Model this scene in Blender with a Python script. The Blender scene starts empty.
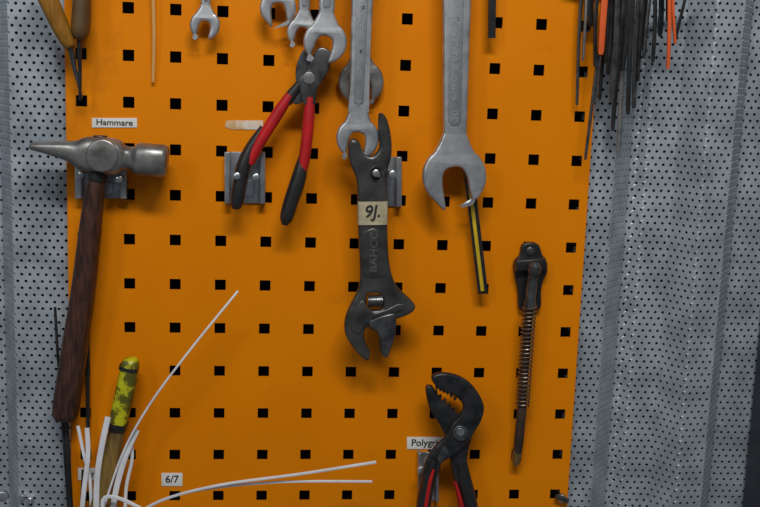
import bpy, bmesh, math, random
import numpy as np
from mathutils import Vector, Matrix
random.seed(4)
S=bpy.context.scene
S.view_settings.view_transform='Standard'
COL=S.collection
P=0.038
# ---------------------------------------------------------------- camera calibration from the board's 38 mm hole grid
F=1050.0
OBS=[(0,0,128,8),(1,0,176,9.5),(2,0,222,12),(6,0,408,18),(8,0,497,22),(9,0,541,25),(1,1,176,57),(6,1,406,65),(9,1,539,71),
(0,5,129,240),(1,5,175,240),(3,5,265,241),(6,5,400,243),(8,5,486,246),(10,5,571,249),(1,7,175,328),(3,7,265,328),(8,7,481,331),(10,7,565,333),
(1,9,175,413),(3,9,264,413),(6,9,391,413),(8,9,477,414),(10,9,560,414),(1,10,175,455),(3,10,263,455),(6,10,390,455),(8,10,475,456),(10,10,557,455),(8,11,474,494),(9,11,514,494),(10,11,555,494)]
def axes(p):
    R=Matrix.Rotation(p[3],3,'Z')@Matrix.Rotation(p[4],3,'X')@Matrix.Rotation(p[5],3,'Y')
    return R@Vector((1,0,0)),R@Vector((0,0,1)),R@Vector((0,1,0))
def resid(p,f):
    r,u,w=axes(p); c=Vector(p[:3]); out=[]
    for i,j,x,y in OBS:
        v=Vector((i*P,0,-j*P))-c
        out+= [380+f*v.dot(r)/v.dot(w)-x, 253.5-f*v.dot(u)/v.dot(w)-y]
    return np.array(out)
def fit(f):
    p=np.array([0.21,-f*0.038/44.5,-0.15,0.0,-0.1,0.0])
    for _ in range(25):
        r0=resid(p,f); J=np.zeros((len(r0),6))
        for k in range(6):
            q=p.copy(); q[k]+=1e-5; J[:,k]=(resid(q,f)-r0)/1e-5
        p=p-np.linalg.lstsq(J,r0,rcond=None)[0]
    return p,float(np.sqrt(np.mean(resid(p,f)**2)))
cp,err=fit(F)
cr,cu,cf=axes(cp); cc=Vector([float(a) for a in cp[:3]])
cam=bpy.data.cameras.new('camera'); camo=bpy.data.objects.new('camera',cam); COL.objects.link(camo)
cam.sensor_width=36; cam.lens=F*36/760; cam.clip_start=0.01
M=Matrix((( cr.x,cu.x,-cf.x,cc.x),(cr.y,cu.y,-cf.y,cc.y),(cr.z,cu.z,-cf.z,cc.z),(0,0,0,1)))
camo.matrix_world=M; S.camera=camo
def W(px,py,d):
    v=cf+cr*((px-380)/F)+cu*((253.5-py)/F)
    t=(-d-cc.y)/v.y
    return cc+v*t
def SC(px,py,d): return (W(px+1,py,d)-W(px,py,d)).length

# ---------------------------------------------------------------- materials
def mat(name,c1,c2=None,rough=.5,metal=0,scale=40,bump=0.0,stretch=None,rv=.1,spec=.5,fac=(0.35,0.7),grime=None,gs=3,gfac=(.55,.75)):
    m=bpy.data.materials.new(name); m.use_nodes=True; nt=m.node_tree; N=nt.nodes; L=nt.links
    b=N['Principled BSDF']; c2=c2 or tuple(x*.8 for x in c1)
    tc=N.new('ShaderNodeTexCoord'); mp=N.new('ShaderNodeMapping'); L.new(tc.outputs['Object'],mp.inputs[0])
    if stretch: mp.inputs['Scale'].default_value=stretch
    nz=N.new('ShaderNodeTexNoise'); nz.inputs['Scale'].default_value=scale; nz.inputs['Detail'].default_value=6
    L.new(mp.outputs[0],nz.inputs[0])
    r=N.new('ShaderNodeValToRGB'); r.color_ramp.elements[0].position=fac[0]; r.color_ramp.elements[1].position=fac[1]
    r.color_ramp.elements[0].color=(*c1,1); r.color_ramp.elements[1].color=(*c2,1)
    L.new(nz.outputs[0],r.inputs[0]); col=r.outputs[0]
    if grime:
        n2=N.new('ShaderNodeTexNoise'); n2.inputs['Scale'].default_value=gs; n2.inputs['Detail'].default_value=8; n2.inputs['Roughness'].default_value=.7
        L.new(tc.outputs['Object'],n2.inputs[0])
        r2=N.new('ShaderNodeMapRange'); r2.inputs[1].default_value=gfac[0]; r2.inputs[2].default_value=gfac[1]; r2.inputs[4].default_value=.75
        L.new(n2.outputs[0],r2.inputs[0])
        mx=N.new('ShaderNodeMixRGB'); L.new(r2.outputs[0],mx.inputs[0]); L.new(col,mx.inputs[1]); mx.inputs[2].default_value=(*grime,1); col=mx.outputs[0]
    L.new(col,b.inputs['Base Color'])
    mr=N.new('ShaderNodeMapRange'); mr.inputs[3].default_value=max(0.05,rough-rv); mr.inputs[4].default_value=min(1,rough+rv)
    L.new(nz.outputs[0],mr.inputs[0]); L.new(mr.outputs[0],b.inputs['Roughness'])
    b.inputs['Metallic'].default_value=metal
    b.inputs['Specular IOR Level'].default_value=spec
    if bump:
        bp=N.new('ShaderNodeBump'); bp.inputs['Strength'].default_value=bump; bp.inputs['Distance'].default_value=.001
        L.new(nz.outputs[0],bp.inputs['Height']); L.new(bp.outputs[0],b.inputs['Normal'])
    return m
ORANGE=mat('orange_enamel',(.68,.195,.0),(.76,.225,.0),.5,0,9,.03,fac=(.3,.75),spec=.12,grime=(.28,.08,.004),gs=8,gfac=(.58,.80))
GALV=mat('galvanised_sheet',(.29,.335,.37),(.44,.49,.53),.42,.35,45,.05,grime=(.16,.17,.175),gs=9,gfac=(.56,.82))
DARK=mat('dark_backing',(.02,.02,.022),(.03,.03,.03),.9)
POST=mat('dark_post',(.03,.04,.05),(.05,.06,.07),.6,.2)
CHROME=mat('satin_chrome',(.66,.67,.68),(.36,.375,.39),.36,.8,90,.12,grime=(.2,.2,.195),gs=60,gfac=(.55,.8))
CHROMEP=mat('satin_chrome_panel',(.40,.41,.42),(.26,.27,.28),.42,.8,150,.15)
STEEL=mat('worn_steel',(.40,.40,.39),(.17,.17,.165),.38,.8,110,.25)
HAMMER=mat('hammer_steel',(.33,.325,.31),(.13,.127,.12),.38,.75,75,.35,grime=(.07,.06,.05),gs=40,gfac=(.55,.8))
DSTEEL=mat('dark_steel',(.022,.023,.025),(.06,.06,.063),.34,.6,90,.1)
BSTEEL=mat('burnished_dark_steel',(.15,.15,.15),(.05,.05,.052),.33,.75,120,.12)
ADJ=mat('phosphated_steel',(.13,.127,.12),(.045,.044,.042),.32,.7,60,.2,grime=(.035,.034,.032),gs=35,gfac=(.5,.75))
ADJT=mat('phosphated_steel_letters',(.20,.195,.185),(.12,.12,.12),.4,.6,70)
ZINC=mat('zinc_plate',(.58,.60,.61),(.30,.32,.33),.3,.85,60,.08)
BLACK=mat('black_plastic',(.010,.010,.011),(.02,.02,.02),.38,0,60,.05)
RED=mat('red_grip',(.50,.012,.016),(.35,.010,.013),.4,0,60,.05,spec=.35)
WOOD=mat('dark_hammer_wood',(.022,.009,.006),(.085,.030,.016),.48,0,70,.5,(6,6,.9))
YWOOD=mat('yellow_handle',(.36,.17,.02),(.20,.08,.01),.5,0,60,.1,(4,4,.6),spec=.3)
YELLOW=mat('yellow_tape',(.52,.50,.01),(.28,.27,.01),.4,0,70,.1,spec=.4,grime=(.012,.012,.008),gs=70,gfac=(.47,.51))
YSTRIP=mat('yellow_strip',(.60,.42,.01),(.45,.30,.01),.45,0,90,.1)
OLIVE=mat('dirty_yellow_wood',(.28,.17,.03),(.07,.045,.015),.6,0,50,.2,(4,4,.6))
BEIGE=mat('masking_tape',(.50,.44,.28),(.34,.29,.18),.7,0,90,.1,grime=(.1,.08,.05),gs=40,gfac=(.55,.75))
WHITE=mat('white_nylon',(.78,.78,.80),(.62,.63,.65),.4,0,60)
PAPER=mat('label_paper',(.74,.73,.69),(.62,.61,.57),.6,0,60)
WORN=mat('worn_label_paper',(.66,.60,.50),(.60,.35,.16),.7,0,90,fac=(.45,.65))
FADED=mat('faded_label',(.55,.25,.06),(.6,.42,.25),.7,0,60)
INK=mat('ink',(.01,.01,.01),(.02,.02,.02),.7)
RUST=mat('rusty_rod',(.10,.06,.042),(.035,.026,.022),.5,.5,100,.2)
SPRING=mat('spring_wire',(.26,.19,.14),(.11,.075,.055),.38,.75,150)
BRASS=mat('brass_tip',(.32,.19,.06),(.16,.10,.04),.45,.6,100)
ORP=mat('orange_plastic',(.75,.12,.02),(.6,.09,.02),.45)

# ---------------------------------------------------------------- mesh helpers
def link(me,m,smooth=True):
    o=bpy.data.objects.new('part',me); COL.objects.link(o)
    if m and not me.materials: me.materials.append(m)
    if smooth and len(me.polygons):
        me.polygons.foreach_set('use_smooth',[True]*len(me.polygons))
        me.set_sharp_from_angle(angle=math.radians(38))
    return o
def bake(o,m,doubles=True):
    dg=bpy.context.evaluated_depsgraph_get(); me=bpy.data.meshes.new_from_object(o.evaluated_get(dg))
    me.transform(o.matrix_world)
    bpy.data.objects.remove(o)
    bm=bmesh.new(); bm.from_mesh(me)
    if doubles: bmesh.ops.remove_doubles(bm,verts=bm.verts,dist=1e-6)
    bmesh.ops.recalc_face_normals(bm,faces=bm.faces); bm.to_mesh(me); bm.free()
    me.materials.clear()
    return link(me,m)
def cr_(pts,n=4,closed=True):
    out=[];k=len(pts);pts=[np.array(p,float) for p in pts]
    rng=range(k) if closed else range(k-1)
    for i in rng:
        if closed: a,b,c,d=pts[i-1],pts[i],pts[(i+1)%k],pts[(i+2)%k]
        else: a,b,c,d=pts[max(i-1,0)],pts[i],pts[i+1],pts[min(i+2,k-1)]
        for s in range(n):
            t=s/n
            out.append(.5*((2*b)+(-a+c)*t+(2*a-5*b+4*c-d)*t*t+(-a+3*b-3*c+d)*t**3))
    if not closed: out.append(pts[-1])
    return out
def plate(pts,d,th,m,bev=.0008,holes=(),n=0,hn=0):
    """solid cut from plate: outline on the plane d metres in front of the board"""
    cu_=bpy.data.curves.new('c','CURVE'); cu_.dimensions='2D'; cu_.fill_mode='BOTH'
    bev=min(bev,th*.45)
    mid=d+th/2
    for k,lst in enumerate([pts]+list(holes)):
        q=lst
        if (n and k==0): q=cr_(lst,n)
        if (hn and k>0): q=cr_(lst,hn)
        ws=[W(a[0],a[1],mid) for a in q]
        sp=cu_.splines.new('POLY'); sp.points.add(len(ws)-1); sp.use_cyclic_u=True
        for pt,w in zip(sp.points,ws): pt.co=(w.x,w.z,0,1)
    cu_.extrude=th/2-bev; cu_.bevel_depth=bev; cu_.bevel_resolution=2; cu_.offset=-bev*.7
    o=bpy.data.objects.new('c',cu_); COL.objects.link(o)
    o.matrix_world=Matrix.Translation((0,-mid,0))@Matrix.Rotation(math.pi/2,4,'X')
    bpy.context.view_layer.update()
    return bake(o,m)
def circ(cx,cy,r,n=24,ry=None):
    ry=ry or r
    return [(cx+r*math.cos(2*math.pi*k/n),cy+ry*math.sin(2*math.pi*k/n)) for k in range(n)]
def loftw(pts,m,expo=2.0,seg=20,up=Vector((0,-1,0))):
    """pts: (world centre, half width, half depth)"""
    bm=bmesh.new(); rings=[]
    for i,(c,a,b) in enumerate(pts):
        t=(pts[min(i+1,len(pts)-1)][0]-pts[max(i-1,0)][0]).normalized()
        side=t.cross(up).normalized(); nn=side.cross(t).normalized()
        ring=[]
        for k in range(seg):
            th=2*math.pi*k/seg; x=math.cos(th); y=math.sin(th)
            e=2/expo
            x=math.copysign(abs(x)**e,x); y=math.copysign(abs(y)**e,y)
            ring.append(bm.verts.new(c+side*a*x+nn*b*y))
        rings.append(ring)
    for r0,r1 in zip(rings,rings[1:]):
        for k in range(seg): bm.faces.new((r0[k],r0[(k+1)%seg],r1[(k+1)%seg],r1[k]))
    bm.faces.new(rings[0]); bm.faces.new(rings[-1])
    bmesh.ops.recalc_face_normals(bm,faces=bm.faces)
    me=bpy.data.meshes.new('l'); bm.to_mesh(me); bm.free()
    return link(me,m)
def loft(pts,m,expo=2.0,seg=20,n=0):
    """pts: (px,py,distance from board of centre, width px, depth m)"""
    q=cr_(pts,n,False) if n else pts
    return loftw([(W(p[0],p[1],p[2]),max(p[3],.2)*.5*SC(p[0],p[1],p[2]),p[4]/2) for p in q],m,expo,seg)
def rod(x0,y0,d0,x1,y1,d1,w,m,expo=2,seg=10,w1=None):
    w1=w1 or w; s=SC(x0,y0,d0)
    return loft([(x0,y0,d0,w,w*s),(x1,y1,d1,w1,w1*s)],m,expo,seg)
def peg(px,py,d0,d1,rpx,m=None,head=True):
    m=m or ZINC
    c=W(px,py,(d0+d1)/2); r=rpx*SC(px,py,d0)
    a=Vector((c.x,-d0,c.z)); b=Vector((c.x,-d1,c.z))
    pr=[(a,r,r),(b+(a-b)*.1,r,r),(b,r*.8,r*.8)]
    return loftw(pr,m,2,16,Vector((0,0,1)))
def text(s,px,py,h,d,m,rot=0,sx=1,shear=0,bold=.012):
    f=bpy.data.curves.new('t','FONT'); f.body=s; f.align_x='CENTER'; f.align_y='CENTER'
    f.size=h*SC(px,py,d)/.7; f.extrude=.00008; f.offset=f.size*bold; f.shear=shear
    o=bpy.data.objects.new('t',f); COL.objects.link(o)
    o.matrix_world=Matrix.Translation(W(px,py,d))@Matrix.Rotation(math.radians(rot),4,'Y')@Matrix.Rotation(math.pi/2,4,'X')@Matrix.Diagonal((sx,1,1,1))
    bpy.context.view_layer.update()
    return bake(o,m,False)
def group(name,parts):
    with bpy.context.temp_override(active_object=parts[0],selected_objects=parts,selected_editable_objects=parts,object=parts[0]):
        if len(parts)>1: bpy.ops.object.join()
    o=parts[0]; o.name=name; o.data.name=name
    return o

# ---------------------------------------------------------------- the board
def sheet_from(bm,name,m,th):
    me=bpy.data.meshes.new(name); bm.to_mesh(me); bm.free()
    o=bpy.data.objects.new('tmp',me); COL.objects.link(o)
    md=o.modifiers.new('s','SOLIDIFY'); md.thickness=th; md.offset=-1
    bpy.context.view_layer.update()
    dg=bpy.context.evaluated_depsgraph_get(); m2=bpy.data.meshes.new_from_object(o.evaluated_get(dg)); bpy.data.objects.remove(o)
    o=link(m2,m,False); return o
XL,XR=-1.31*P,10.30*P
h=.0046
ZT,ZB=3.5*P,-15.5*P
xs=[XL]; 
for i in range(-1,11): xs+=[i*P-h,i*P+h]
xs+=[XR]; zs=[ZB]
for j in range(15,-4,-1): zs+=[-j*P-h,-j*P+h]
zs+=[ZT]
bm=bmesh.new()
g=[[bm.verts.new((x,0,z)) for z in zs] for x in xs]
for a in range(len(xs)-1):
    for b in range(len(zs)-1):
        if a%2==1 and b%2==1: continue
        bm.faces.new((g[a][b],g[a+1][b],g[a+1][b+1],g[a][b+1]))
for x,k in ((XL,0),(XR,len(xs)-1)):
    back=[bm.verts.new((x,.016,z)) for z in zs]
    for b in range(len(zs)-1):
        f=(g[k][b],g[k][b+1],back[b+1],back[b]); bm.faces.new(f if k else f[::-1])
board=sheet_from(bm,'b',ORANGE,.0014)
board.name='perforated_tool_board'

# ---------------------------------------------------------------- perforated steel walls
def perf(name,prof,zt,zb,pitch,r,m,shift=0):
    P2=[Vector((a,b)) for a,b in prof]; L=[0]
    for a,b in zip(P2,P2[1:]): L.append(L[-1]+(b-a).length)
    def at(u):
        u=min(max(u,0),L[-1])
        for k in range(len(L)-1):
            if u<=L[k+1]+1e-9:
                t=(u-L[k])/(L[k+1]-L[k]); return P2[k].lerp(P2[k+1],t)
        return P2[-1]
    bm=bmesh.new(); hh=pitch*.866; rows=int((zt-zb)/hh); cols=int(L[-1]/pitch)
    A=math.atan2(hh,pitch); angs=[0,A,math.pi/2,math.pi-A,math.pi,math.pi+A,1.5*math.pi,2*math.pi-A]
    for rr in range(rows):
        zc=zt-(rr+.5)*hh; off=(rr%2)*.5
        for c in range(cols+1):
            u=(c+off)*pitch
            if u-pitch/2<-1e-6 : 
                continue
            if u+pitch/2>L[-1]: continue
            o_=[];i_=[]
            for k,t in enumerate(angs):
                dx,dz=math.cos(t),math.sin(t)
                s=min(pitch/2/max(abs(dx),1e-9),hh/2/max(abs(dz),1e-9))
                q=at(u+dx*s); o_.append(bm.verts.new((q.x,q.y,zc+dz*s)))
                q=at(u+dx*r); i_.append(bm.verts.new((q.x,q.y,zc+dz*r)))
            for k in range(8):
                k2=(k+1)%8; bm.faces.new((o_[k],o_[k2],i_[k2],i_[k]))
    bmesh.ops.remove_doubles(bm,verts=bm.verts,dist=1e-5)
    o=sheet_from(bm,name,m,.001); o.name=name; return o
rx=XR+.002
perf('wall_right',[(XR-.006,.012),(rx+.024,.010),(rx+.046,.034),(rx+.052,.034),(rx+.058,.028),(rx+.084,.026),(rx+.102,.004),(rx+.128,.006),(rx+.148,.034),(rx+.26,.030)],ZT,ZB,.0068,.00138,GALV)
lx=XL
perf('wall_left',[(lx-.20,.040),(lx-.064,.040),(lx-.048,.010),(lx-.01,.008),(lx+.006,.012)],ZT,ZB,.0068,.00138,GALV)
def box(x0,x1,y0,y1,z0,z1,m,bev=0):
    bm=bmesh.new(); bmesh.ops.create_cube(bm,size=1)
    for v in bm.verts: v.co=Vector(((x0+x1)/2+v.co.x*(x1-x0),(y0+y1)/2+v.co.y*(y1-y0),(z0+z1)/2+v.co.z*(z1-z0)))
    if bev: bmesh.ops.bevel(bm,geom=list(bm.edges),offset=bev,segments=3,affect='EDGES')
    me=bpy.data.meshes.new('x'); bm.to_mesh(me); bm.free(); return link(me,m)
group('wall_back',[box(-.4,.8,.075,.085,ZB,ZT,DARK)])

# ---------------------------------------------------------------- labels
def label(name,x0,y0,x1,y1,s,h_,m=PAPER,tx=0,slant=0,sx=1,th=.0006,ink=None,bold=.016):
    ps=[plate([(x0,y0),(x1,y0+slant),(x1,y1+slant),(x0,y1)],.0001,th,m,.0001)]
    if s: ps.append(text(s,(x0+x1)/2+tx,(y0+y1+slant)/2,h_,th+.00025,ink or INK,sx=sx,bold=bold))
    return group(name,ps)
label('name_label',92,118,137,127.5,'Hammare',5.8,sx=1.12)
label('name_label',407,437,449,449,'Polygrip',6.8,tx=-1)
label('name_label',161.5,473,182.5,486,'6/7',7.4)
label('name_label',78,468,108,480,'Skrap',6)
label('name_label',236,120.5,263,129.5,'',5.5,m=WORN)
group('peeled_tape_patch',[plate([(226,121),(238,120),(241,124),(238,130),(230,129),(225,127)],.0001,.0004,FADED,.0001)])

# ---------------------------------------------------------------- hook plates
def hook_plate(x0,y0,x1,y1,pegs,plen=.03):
    ps=[plate([(x0,y0),(x1,y0),(x1,y1),(x0,y1)],.0005,.0018,ZINC,.0004)]
    fw=(x1-x0)*.12
    for a,b in ((x0,x0+fw),(x1-fw,x1)):
        ps.append(plate([(a,y0),(b,y0),(b,y1),(a,y1)],.0015,.009,ZINC,.0006))
    ps.append(plate([(x0+fw*2.2,y0+(y1-y0)*.55),(x1-fw*2.2,y0+(y1-y0)*.55),(x1-fw*2.5,y0+(y1-y0)*.85),(x0+fw*2.5,y0+(y1-y0)*.85)],.002,.003,ZINC,.0008))
    for px,py in pegs:
        ps.append(peg(px,py,.001,plen,2.6))
        ps.append(peg(px,py,plen-.001,plen+.003,3.6))
    ps.append(peg((x0+x1)/2,y0+(y1-y0)*.2,.002,.0045,4))
    return group('tool_hook',ps)
hook_plate(225,152,265,203,[(237,176),(256,177)])
hook_plate(76,165,127,198,[(81,174.5),(119,179)],.026)
hook_plate(360,157,401,206,[(376,173),(392.5,174)],.042)

# ---------------------------------------------------------------- hammer
hd=.028
ps=[]
def hm(seq,m,expo,n=0,depth=None): return loft([(x,y,hd,hh2,dd) for x,y,hh2,dd in seq],m,expo,32,n)
ps.append(hm([(32,145.5,5,.022),(33.5,145.6,8.5,.023),(48,147.5,13,.023),(62,149.5,18,.0235),(70,151,21,.0235),(76,152.5,26,.024),(82,153.5,33,.026),(88,154,36,.027),(104,155.5,38,.027),(116,157,36,.027),(121,157.5,32,.026),(124,157.8,25,.022),(128,158,23,.020),(133,158.5,24,.021),(136,158.8,30,.025),(139,159,33,.027),(163,161,33,.028),(166.5,161.2,31,.026),(167.5,161.3,27,.023)],HAMMER,3.0))
ps.append(plate(cr_(circ(102,155.5,16,12),3),hd+.011,.0035,HAMMER,.0015))
ps.append(loft([(100,137.5,hd,15,.010),(100,135.5,hd,14,.009)],WOOD,2))
ps.append(loft([(98,172,hd,19,.02),(97,180,hd,19,.02)],DSTEEL,2.2))
ps.append(loft([(97.5,174,hd,16,.017),(95,190,hd,19,.019),(92,215,.026,21.5,.021),(87,260,.024,23.5,.022),(82,300,.022,24.5,.023),(76,340,.019,26,.024),(71,375,.018,27,.025),(67,400,.017,27,.025),(65.5,412,.016,26,.024),(64.5,418,.016,22,.02),(64.3,420,.016,15,.013)],WOOD,2.3,28,3))
group('cross_peen_hammer',ps)

# ---------------------------------------------------------------- diagonal cutting pliers
d=.020
ps=[]
ps.append(plate([(300,56),(306,49),(311,58),(312,70),(316,80),(312,88),(304,100),(296,104),(290,98),(296,84),(296,70)],d,.006,BSTEEL,.001,n=4))
ps.append(plate([(312,58),(320,48),(330,52),(330,64),(324,78),(317,88),(314,104),(304,104),(300,88),(300,78),(308,70)],d+.004,.006,BSTEEL,.0015,n=4))
ps.append(plate(circ(309,78,6),d+.009,.002,STEEL,.0006))
ps.append(loft([(300,84,d+.004,9,.008),(292,94,d+.004,11,.009),(286,102,d+.004,12,.010)],BLACK,2.3,18,2))
ps.append(loft([(290,95,d+.004,9,.010),(280,110,d+.004,12,.012),(268,129,d+.004,12,.013),(256,149,d+.004,11.5,.013),(249,163,d+.004,11,.012)],RED,2.3,20,3))
ps.append(loft([(263,127,d+.002,6,.009),(252,146,d+.003,12,.012),(244,165,d+.004,15,.0145),(240,182,d+.004,14,.0145),(238,196,d+.004,14,.0145),(236.5,205,d+.004,12,.012),(236,209,d+.004,7,.007)],BLACK,2.3,22,3))
ps.append(loft([(309,82,d+.006,10,.008),(310,95,d+.006,11,.009),(310,104,d+.006,12,.01)],BLACK,2.3,18,2))
ps.append(loft([(310,97,d+.006,9,.01),(309,115,d+.006,11.5,.012),(307,138,d+.006,11.5,.013),(304,160,d+.006,11.5,.013),(301,174,d+.006,10,.012)],RED,2.3,20,3))
ps.append(loft([(303,152,d+.004,6,.009),(301,168,d+.006,13,.013),(297,184,d+.006,15.5,.0145),(291,202,d+.006,15,.0145),(287,216,d+.006,14,.0145),(285.5,221,d+.006,11,.011),(284.5,225,d+.006,6,.006)],BLACK,2.3,22,3))
group('diagonal_cutting_pliers',ps)

# ---------------------------------------------------------------- open-end wrenches
def wrench(cx,cy,R,sw,d,th,ang=15,lean=0,top=-90,ry=1.0,m=CHROME,name='open_end_wrench',mark=None,gap=.46,recess=True,sw2=None):
    sw2=sw2 or sw
    def rot(x,y,a):
        a=math.radians(a); return (x*math.cos(a)-y*math.sin(a), x*math.sin(a)+y*math.cos(a))
    pts=[]; s=sw/2; L=cy-top
    g=gap*R
    pts+= [(-sw2/2,-L),(-(s*.4+sw2/2*.6),-L*.5),(-s,-1.7*R),(-s*1.02,-1.35*R)]
    for a in (232,215,195,178,160,143,126):
        t=math.radians(a); pts.append((R*math.cos(t),R*ry*math.sin(t)))
    q=[(-g*1.05,1.02*R),(-g*.98,.55*R),(-g*.95,.1*R),(-g*.55,-.28*R),(g*.55,-.28*R),(g*.95,.1*R),(g*.98,.5*R),(g*1.05,.86*R)]
    pts+=[rot(x,y,ang) for x,y in q]
    for a in (62,45,28,10,-8,-25,-42,-54):
        t=math.radians(a); pts.append((R*math.cos(t),R*ry*math.sin(t)))
    pts+=[(s*1.02,-1.35*R),(s,-1.7*R),((s*.4+sw2/2*.6),-L*.5),(sw2/2,-L)]
    pts=[rot(x,y,lean) for x,y in pts]; pts=[(cx+x,cy+y) for x,y in pts]
    ps=[plate(pts,d,th,m,.002,n=3)]
    e=rot(0,-L,lean); ex,ey=cx+e[0],cy+e[1]
    ps.append(plate(circ(ex,ey-R*.55,R*.8,32),d-.001,th+.002,m,.0015,holes=[circ(ex,ey-R*.55,R*.48,12)]))
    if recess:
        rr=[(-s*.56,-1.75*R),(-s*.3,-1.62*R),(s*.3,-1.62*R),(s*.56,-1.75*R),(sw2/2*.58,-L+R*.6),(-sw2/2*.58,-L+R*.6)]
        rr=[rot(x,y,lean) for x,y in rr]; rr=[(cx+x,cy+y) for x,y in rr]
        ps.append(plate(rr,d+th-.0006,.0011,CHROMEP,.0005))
    if mark:
        for s_,yy,hh3 in mark:
            p=rot(0,yy-cy,lean); ps.append(text(s_,cx+p[0],yy,hh3,d+th+.0006,CHROME,rot=-90+lean*1.0,sx=1,bold=.008))
    return group(name,ps)
wrench(205,25,14.5,8.5,.012,.005,ang=12,lean=2)
wrench(278,8,17.5,10,.014,.005,ang=-10,lean=4)
wrench(303,32,15.5,10,.013,.005,ang=12,lean=3)
wrench(361,82,22,15,.006,.0045,ang=0,lean=-1,m=STEEL)
wrench(325,42,21,14,.030,.007,ang=16,lean=3)
wrench(357.5,138,20.5,17,.030,.007,ang=8,lean=2,top=-110,mark=[('CHROME VANADIUM',40,5),('24',104,6)],sw2=21,name='combination_wrench')
wrench(454,176,31,22,.022,.009,ang=-9,lean=.8,top=-110,mark=[('CHROME VANADIUM',58,6),('30',116,8)],sw2=27,gap=.45,name='combination_wrench')

# ---------------------------------------------------------------- adjustable wrench
d=.030; th=.009
ps=[]
body=[(380,114),(386,120),(390,138),(390,156),(386,172),(386.5,195),(386,225),(387.5,258),(391,276),(397,288),(410,300),(414,307),(408,313),(392,319),(380,322),(368,325),(363,331),(364,341),(369,352),(366,359),(354,347),(346,333),(346,318),(352,303),(359,289),(361,274),(360,250),(359,225),(358.5,195),(357,178),(351,163),(349,150),(351,140),(358,142),(362,152),(372,157),(380,148),(379,130)]
ps.append(plate(body,d,th,ADJ,.0028,holes=[circ(376,173,5.5,8),[(366,293),(381,293),(383,308),(368,309)]],n=3,hn=3))
ps.append(plate([(363,232),(383,232),(384,262),(386,276),(364,276),(364,262)],d+th-.001,.0018,ADJ,.0008,n=2))
ps.append(text('BAHCO',374,251,7,d+th+.001,ADJT,rot=-90,sx=1.25,bold=.004))
ps.append(loft([(368,301,d+.0045,11,.010),(382,300,d+.0045,11,.010)],BSTEEL,2,20))
for k in range(6):
    x=368.5+k*2.5; ps.append(loft([(x,301,d+.0045,13.5,.0125),(x+1.1,301,d+.0045,13.5,.0125)],BSTEEL,2,20))
ps.append(plate([(370,319),(392,312),(395,318),(394,334),(390,347),(386,356),(381,351),(380,340),(377,330),(370,327)],d-.001,th+.0025,BSTEEL,.0022,n=2))
ps.append(plate([(352,318),(362,300),(374,314),(398,304),(404,309),(366,324),(360,334),(352,330)],d+th-.001,.0022,ADJ,.001,n=2))
ps.append(loft([(372.5,201,d+.0045,30,.0115),(372.5,224,d+.0045,29.5,.0115)],BEIGE,6,28))
ps.append(text('9J.',372,212,12,d+.0105,INK,rot=-4,shear=.2,bold=.02))
group('adjustable_wrench',ps)

# ---------------------------------------------------------------- yellow and black folding strip
ps=[]
def quad(a,b,w,dd,th,m): 
    v=np.array(b,float)-np.array(a,float); nrm=np.array([-v[1],v[0]])/np.linalg.norm(v)*w/2
    a=np.array(a,float); b=np.array(b,float)
    return plate([tuple(a-nrm),tuple(b-nrm),tuple(b+nrm),tuple(a+nrm)],dd,th,m,.0003)
ps.append(quad((466,150),(483,293),9.5,.012,.003,BLACK))
ps.append(quad((465.5,150),(482.5,291),3.4,.0148,.0008,YSTRIP))
group('yellow_black_strip',ps)
group('black_flat_bar',[quad((493,-60),(491.5,38),7,.012,.004,BLACK)])

# ---------------------------------------------------------------- spring tool in black clip
ps=[]
ps.append(plate([(522,245),(530,242.5),(538,245),(541,254),(546,262),(546,272),(542,280),(540,292),(540,306),(535,308),(534,292),(530,284),(526,292),(525,306),(519,308),(518,290),(515,276),(514,262),(520,255)],.002,.006,BLACK,.0015,n=3))
ps.append(plate([(516,260),(544,258),(545,268),(516,270)],.006,.010,BLACK,.002))
ps.append(peg(530,251,.006,.010,4,BSTEEL))
group('clip_holder',ps)
ps=[]
dd=.022
ps.append(loft([(535.5,262,dd,6,.006),(535,266,dd,13,.012),(534,272,dd,13,.012),(533,276,dd,7,.007)],BSTEEL,2,20))
ps.append(loft([(533,272,dd,8,.008),(529.5,310,.021,8,.007),(523,400,.015,7,.006),(522,408,.015,9.5,.008),(519,440,.012,9.5,.008),(517.5,452,.011,9,.008)],RUST,2,16))
ps.append(loft([(533,276,dd,10,.009),(530.5,300,.021,10,.009),(530,304,.021,12,.011),(529.7,307,.021,12,.011)],BSTEEL,2,16))
ps.append(loft([(517.5,450,.011,9,.007),(516.5,460,.010,9,.007),(516,465,.010,5,.003)],BRASS,3,16))
a=W(529.6,306,.021); b=W(522.4,406,.015); turns=25; seg=14; path=[]
ax=(b-a).normalized(); e1=ax.cross(Vector((0,1,0))).normalized(); e2=ax.cross(e1)
R=.0057
for k in range(turns*seg+1):
    t=k/(turns*seg); th2=2*math.pi*k/seg
    path.append(a.lerp(b,t)+e1*R*math.cos(th2)+e2*R*math.sin(th2))
c=bpy.data.curves.new('h','CURVE'); c.dimensions='3D'; sp=c.splines.new('POLY'); sp.points.add(len(path)-1)
for pt,w in zip(sp.points,path): pt.co=(*w,1)
c.bevel_depth=.0007; c.bevel_resolution=2
o=bpy.data.objects.new('h',c); COL.objects.link(o); bpy.context.view_layer.update(); ps.append(bake(o,SPRING))
group('spring_loaded_rod_tool',ps)

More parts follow.
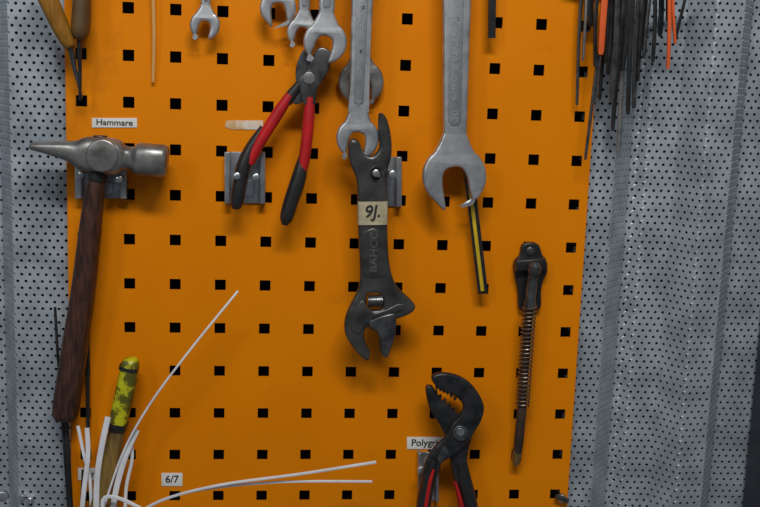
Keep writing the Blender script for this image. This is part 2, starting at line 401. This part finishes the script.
# ---------------------------------------------------------------- water pump pliers
d=.022; ps=[]
ps.append(plate([(426,388),(431,386),(436,392),(441,400),(449,406),(456,412),(464,420),(472,430),(468,446),(466,462),(470,480),(475,505),(480,540),(468,545),(462,510),(455,480),(450,456),(447,440),(440,424),(430,408)],d,.007,DSTEEL,.0015,n=3))
ps.append(plate([(432,377),(440,373),(455,375),(468,382),(478,394),(483,407),(480,420),(474,430),(468,440),(460,448),(450,456),(441,462),(437,474),(432,490),(428,512),(425,545),(413,545),(418,510),(421,485),(426,462),(434,448),(446,436),(452,424),(460,415),(464,407),(460,399),(452,393),(444,391),(436,385)],d+.006,.007,DSTEEL,.0022,n=3))
for k in range(6):
    x,y=437+k*3.6,387.5+k*1.6+ (0 if k<4 else (k-3)*1.5)
    ps.append(loft([(x,y-1.5,d+.0095,3.4,.0065),(x-.8,y+1.4,d+.0095,1,.0065)],DSTEEL,5,10))
for k in range(6):
    x,y=431+k*4.4,388+k*4.2
    ps.append(loft([(x,y+1,d+.0035,3.4,.0065),(x+1.2,y-2,d+.0035,1,.0065)],DSTEEL,5,10))
ps.append(plate(circ(460.5,433,7.5),d+.012,.003,BSTEEL,.001))
ps.append(plate(circ(460.5,432,4),d+.0145,.0012,ZINC,.0005))
ps.append(plate([(444,446),(449,452),(440,464),(437,458)],d+.012,.0012,BSTEEL,.0004))
ps.append(loft([(434,458,d+.009,7,.012),(429,474,d+.009,12,.015),(425,495,d+.009,14,.016),(422,520,d+.009,14,.016),(421,545,d+.009,13,.015),(421,552,d+.009,8,.01)],BLACK,2.4,20,3))
ps.append(loft([(433,468,d+.012,3,.012),(429.5,480,d+.0125,5,.012),(426,500,d+.0125,5.5,.012),(423,520,d+.0125,5,.012),(422,545,d+.0125,4,.012)],RED,2.4,16,3))
ps.append(loft([(461,462,d+.003,12,.012),(464,480,d+.003,15,.015),(469,500,d+.003,15,.016),(473,525,d+.003,15,.016),(475,545,d+.003,13,.014)],BLACK,2.4,20,3))
ps.append(loft([(455,482,d+.006,3,.010),(459,496,d+.007,5,.013),(463,515,d+.007,6,.014),(467,540,d+.007,6,.012)],RED,2.4,16,3))
group('water_pump_pliers',ps)
hook_plate(418,452,438,500,[(421,470)],.02)

# ---------------------------------------------------------------- files at top left
ps=[]
ps.append(loft([(36,-30,.03,20,.02),(45,-8,.028,20,.02),(54,12,.026,19,.019),(62,30,.024,17,.017),(69,44,.022,13,.013),(71,48,.022,9,.01)],YWOOD,2.3,22,3))
ps.append(loft([(70,46,.022,6,.005),(75,70,.018,4.5,.004),(82,98,.014,2,.002)],BSTEEL,2.5,12))
group('file_with_wooden_handle',ps)
ps=[loft([(82,-30,.02,18,.02),(82,0,.02,18,.02),(81,22,.02,19,.02),(80,34,.02,17,.018),(79,40,.02,10,.01)],mat('brown_handle',(.12,.065,.02),(.05,.03,.012),.5),2.3,22,3),
    loft([(79,38,.02,5,.005),(80,70,.017,4,.004),(80,100,.015,3,.003)],DSTEEL,2.2,12)]
group('scratch_awl',ps)
group('nylon_strap',[loft([(152,-30,.01,3.4,.001),(154,30,.008,3.4,.001),(153,82,.004,3,.001)],mat('yellowed_nylon',(.62,.33,.10),(.55,.28,.08),.5),5,8,3)])

# ---------------------------------------------------------------- bundle top right
ps=[]
B=[(582,-20,577,103,3.5,BSTEEL),(592,-20,591,26,7,BLACK),(608,-20,586,156,3.6,BSTEEL),(598,-20,595,66,4,DSTEEL),(611,-20,600,98,4,BLACK),
(606,-20,601,54,7,ORP),(607,-20,606,62,4,BLACK),(618,-20,612,100,6,BSTEEL),(622,-20,613,128,5,BLACK),(628,-20,619,152,5.5,STEEL),(626,-20,616,90,6,DSTEEL),(634,-20,628,112,5,BLACK),
(640,-20,634,106,5,BSTEEL),(646,-20,638,80,4,DSTEEL),(652,-20,644,58,4,BSTEEL),(655,-20,653,62,4,BLACK),(661,-20,660,36,6,DSTEEL),(669,-20,668,68,4,ORP),(668,-20,669,22,8,BLACK),(673,-20,675,44,3,ORP),(690,-20,676,40,3,BLACK),(587,-20,583,60,3,STEEL),(614,-20,608,74,5,DSTEEL),(632,-20,623,70,5,BLACK),(645,-20,641,50,6,BLACK)]
for k,(a,b,c_,e,w,m) in enumerate(B):
    ds=.012+(k%4)*.006 if m is not ORP else .034
    ps.append(loft([(a,b,ds,w,.003),((a+c_)/2+random.uniform(-1.5,1.5),(b+e)/2,ds,w*.95,.003),(c_,e-3,ds-.002,w*.85,.0028),(c_,e,ds-.002,w*.4,.0015)],m,3,10,2))
ps.append(loft([(570,-24,.02,8,.008),(700,-24,.02,8,.008)],ZINC,2,12))
group('hex_key_and_blade_bundle',ps)

# ---------------------------------------------------------------- cable ties bottom left
ps=[]
def tie(pts,w,n=5,t=.0015): ps.append(loft([(x,y,dz,w,t) for x,y,dz in pts],WHITE,3,10,n))
tie([(100,520,.03),(122,455,.035),(150,404,.04),(190,350,.045),(238,291,.04)],2.3)
tie([(122,525,.03),(160,501,.04),(220,485,.05),(300,474,.055),(376,462,.05)],3.0)
tie([(110,540,.03),(150,506,.035),(200,490,.045),(280,482,.05),(372,481.5,.045)],2.6)
tie([(96,530,.03),(97,480,.032),(102,445,.035),(108,417,.035)],6)
tie([(110,530,.03),(116,490,.032),(126,455,.034),(137,430,.034)],6)
tie([(80,530,.024),(84,490,.026),(88,455,.028),(87,428,.028)],5)
tie([(92,530,.022),(90,480,.024),(84,455,.024),(78,426,.024)],3.5)
tie([(105,530,.04),(103,500,.04),(118,498,.04),(140,508,.04)],4)
tie([(125,540,.028),(126,490,.028),(132,460,.03),(131,440,.03)],3.5)
group('cable_tie_bundle',ps)

# ---------------------------------------------------------------- yellow/black taped stick
ps=[loft([(94,530,.022,20,.016),(104,490,.022,19,.016),(112,455,.022,18,.016),(119,422,.022,16,.014)],OLIVE,3,20,3),
    loft([(117,428,.022,18,.017),(122,405,.022,19,.018),(127,383,.022,19,.018),(130,366,.022,18,.017),(131,360,.022,15,.014),(131,358,.022,10,.01)],YELLOW,3,22,3)]
for y0,y1,m_ in ((366,369,BLACK),(422,428,BLACK)):
    f=lambda y:131-(y-358)*.2
    ps.append(loft([(f(y0),y0,.022,20,.019),(f(y1),y1,.022,20,.019)],m_,3,22))
group('taped_wooden_stick',ps)

# ---------------------------------------------------------------- black rods left
ps=[]
for a,b,c_,e,w in ((55,307,58,360,3),(58,355,70,530,3),(66,420,72,530,5),(88,332,88,470,4),(89,290,88,340,2.5),(84,470,82,530,5)):
    ps.append(rod(a,b,.008,c_,e,.010,w,BLACK))
group('black_wire_bundle',ps)

# ---------------------------------------------------------------- screws
for x,y,r in ((3,496,5.5),(30,500,3.5),(12,512,4),(22,497,3)):
    group('panel_screw',[peg(x,y,-.0095,-.004,r,ZINC)])
ps=[rod(556,496,.006,568,501,.006,5,BSTEEL),peg(562,498,.001,.006,4)]
group('panel_screw',ps)
px=W(752,507,0).x
group('trim_1',[box(px+.004,px+.06,-.01,.03,ZB,ZT,POST,.003)])

# ---------------------------------------------------------------- light
def area(name,loc,tgt,sx,sy,e,c):
    l=bpy.data.lights.new(name,'AREA'); l.shape='RECTANGLE'; l.size=sx; l.size_y=sy; l.energy=e; l.color=c
    o=bpy.data.objects.new(name,l); COL.objects.link(o); o.location=loc
    o.rotation_euler=(Vector(tgt)-Vector(loc)).to_track_quat('-Z','Y').to_euler()
area('ceiling_tube_and_fill',(.18,-1.05,.85),(.24,0,-.24),.7,.14,14.5,(1,.985,.96))  # overhead tube, the main light
area('ceiling_tube_and_fill',(-.8,-1.5,.7),(.2,0,-.2),.25,.9,4.5,(.95,.97,1))  # added soft fill from the left, not a ceiling tube
w=bpy.data.worlds.new('w'); S.world=w; w.use_nodes=True
w.node_tree.nodes['Background'].inputs[0].default_value=(.8,.88,1,1); w.node_tree.nodes['Background'].inputs[1].default_value=.12
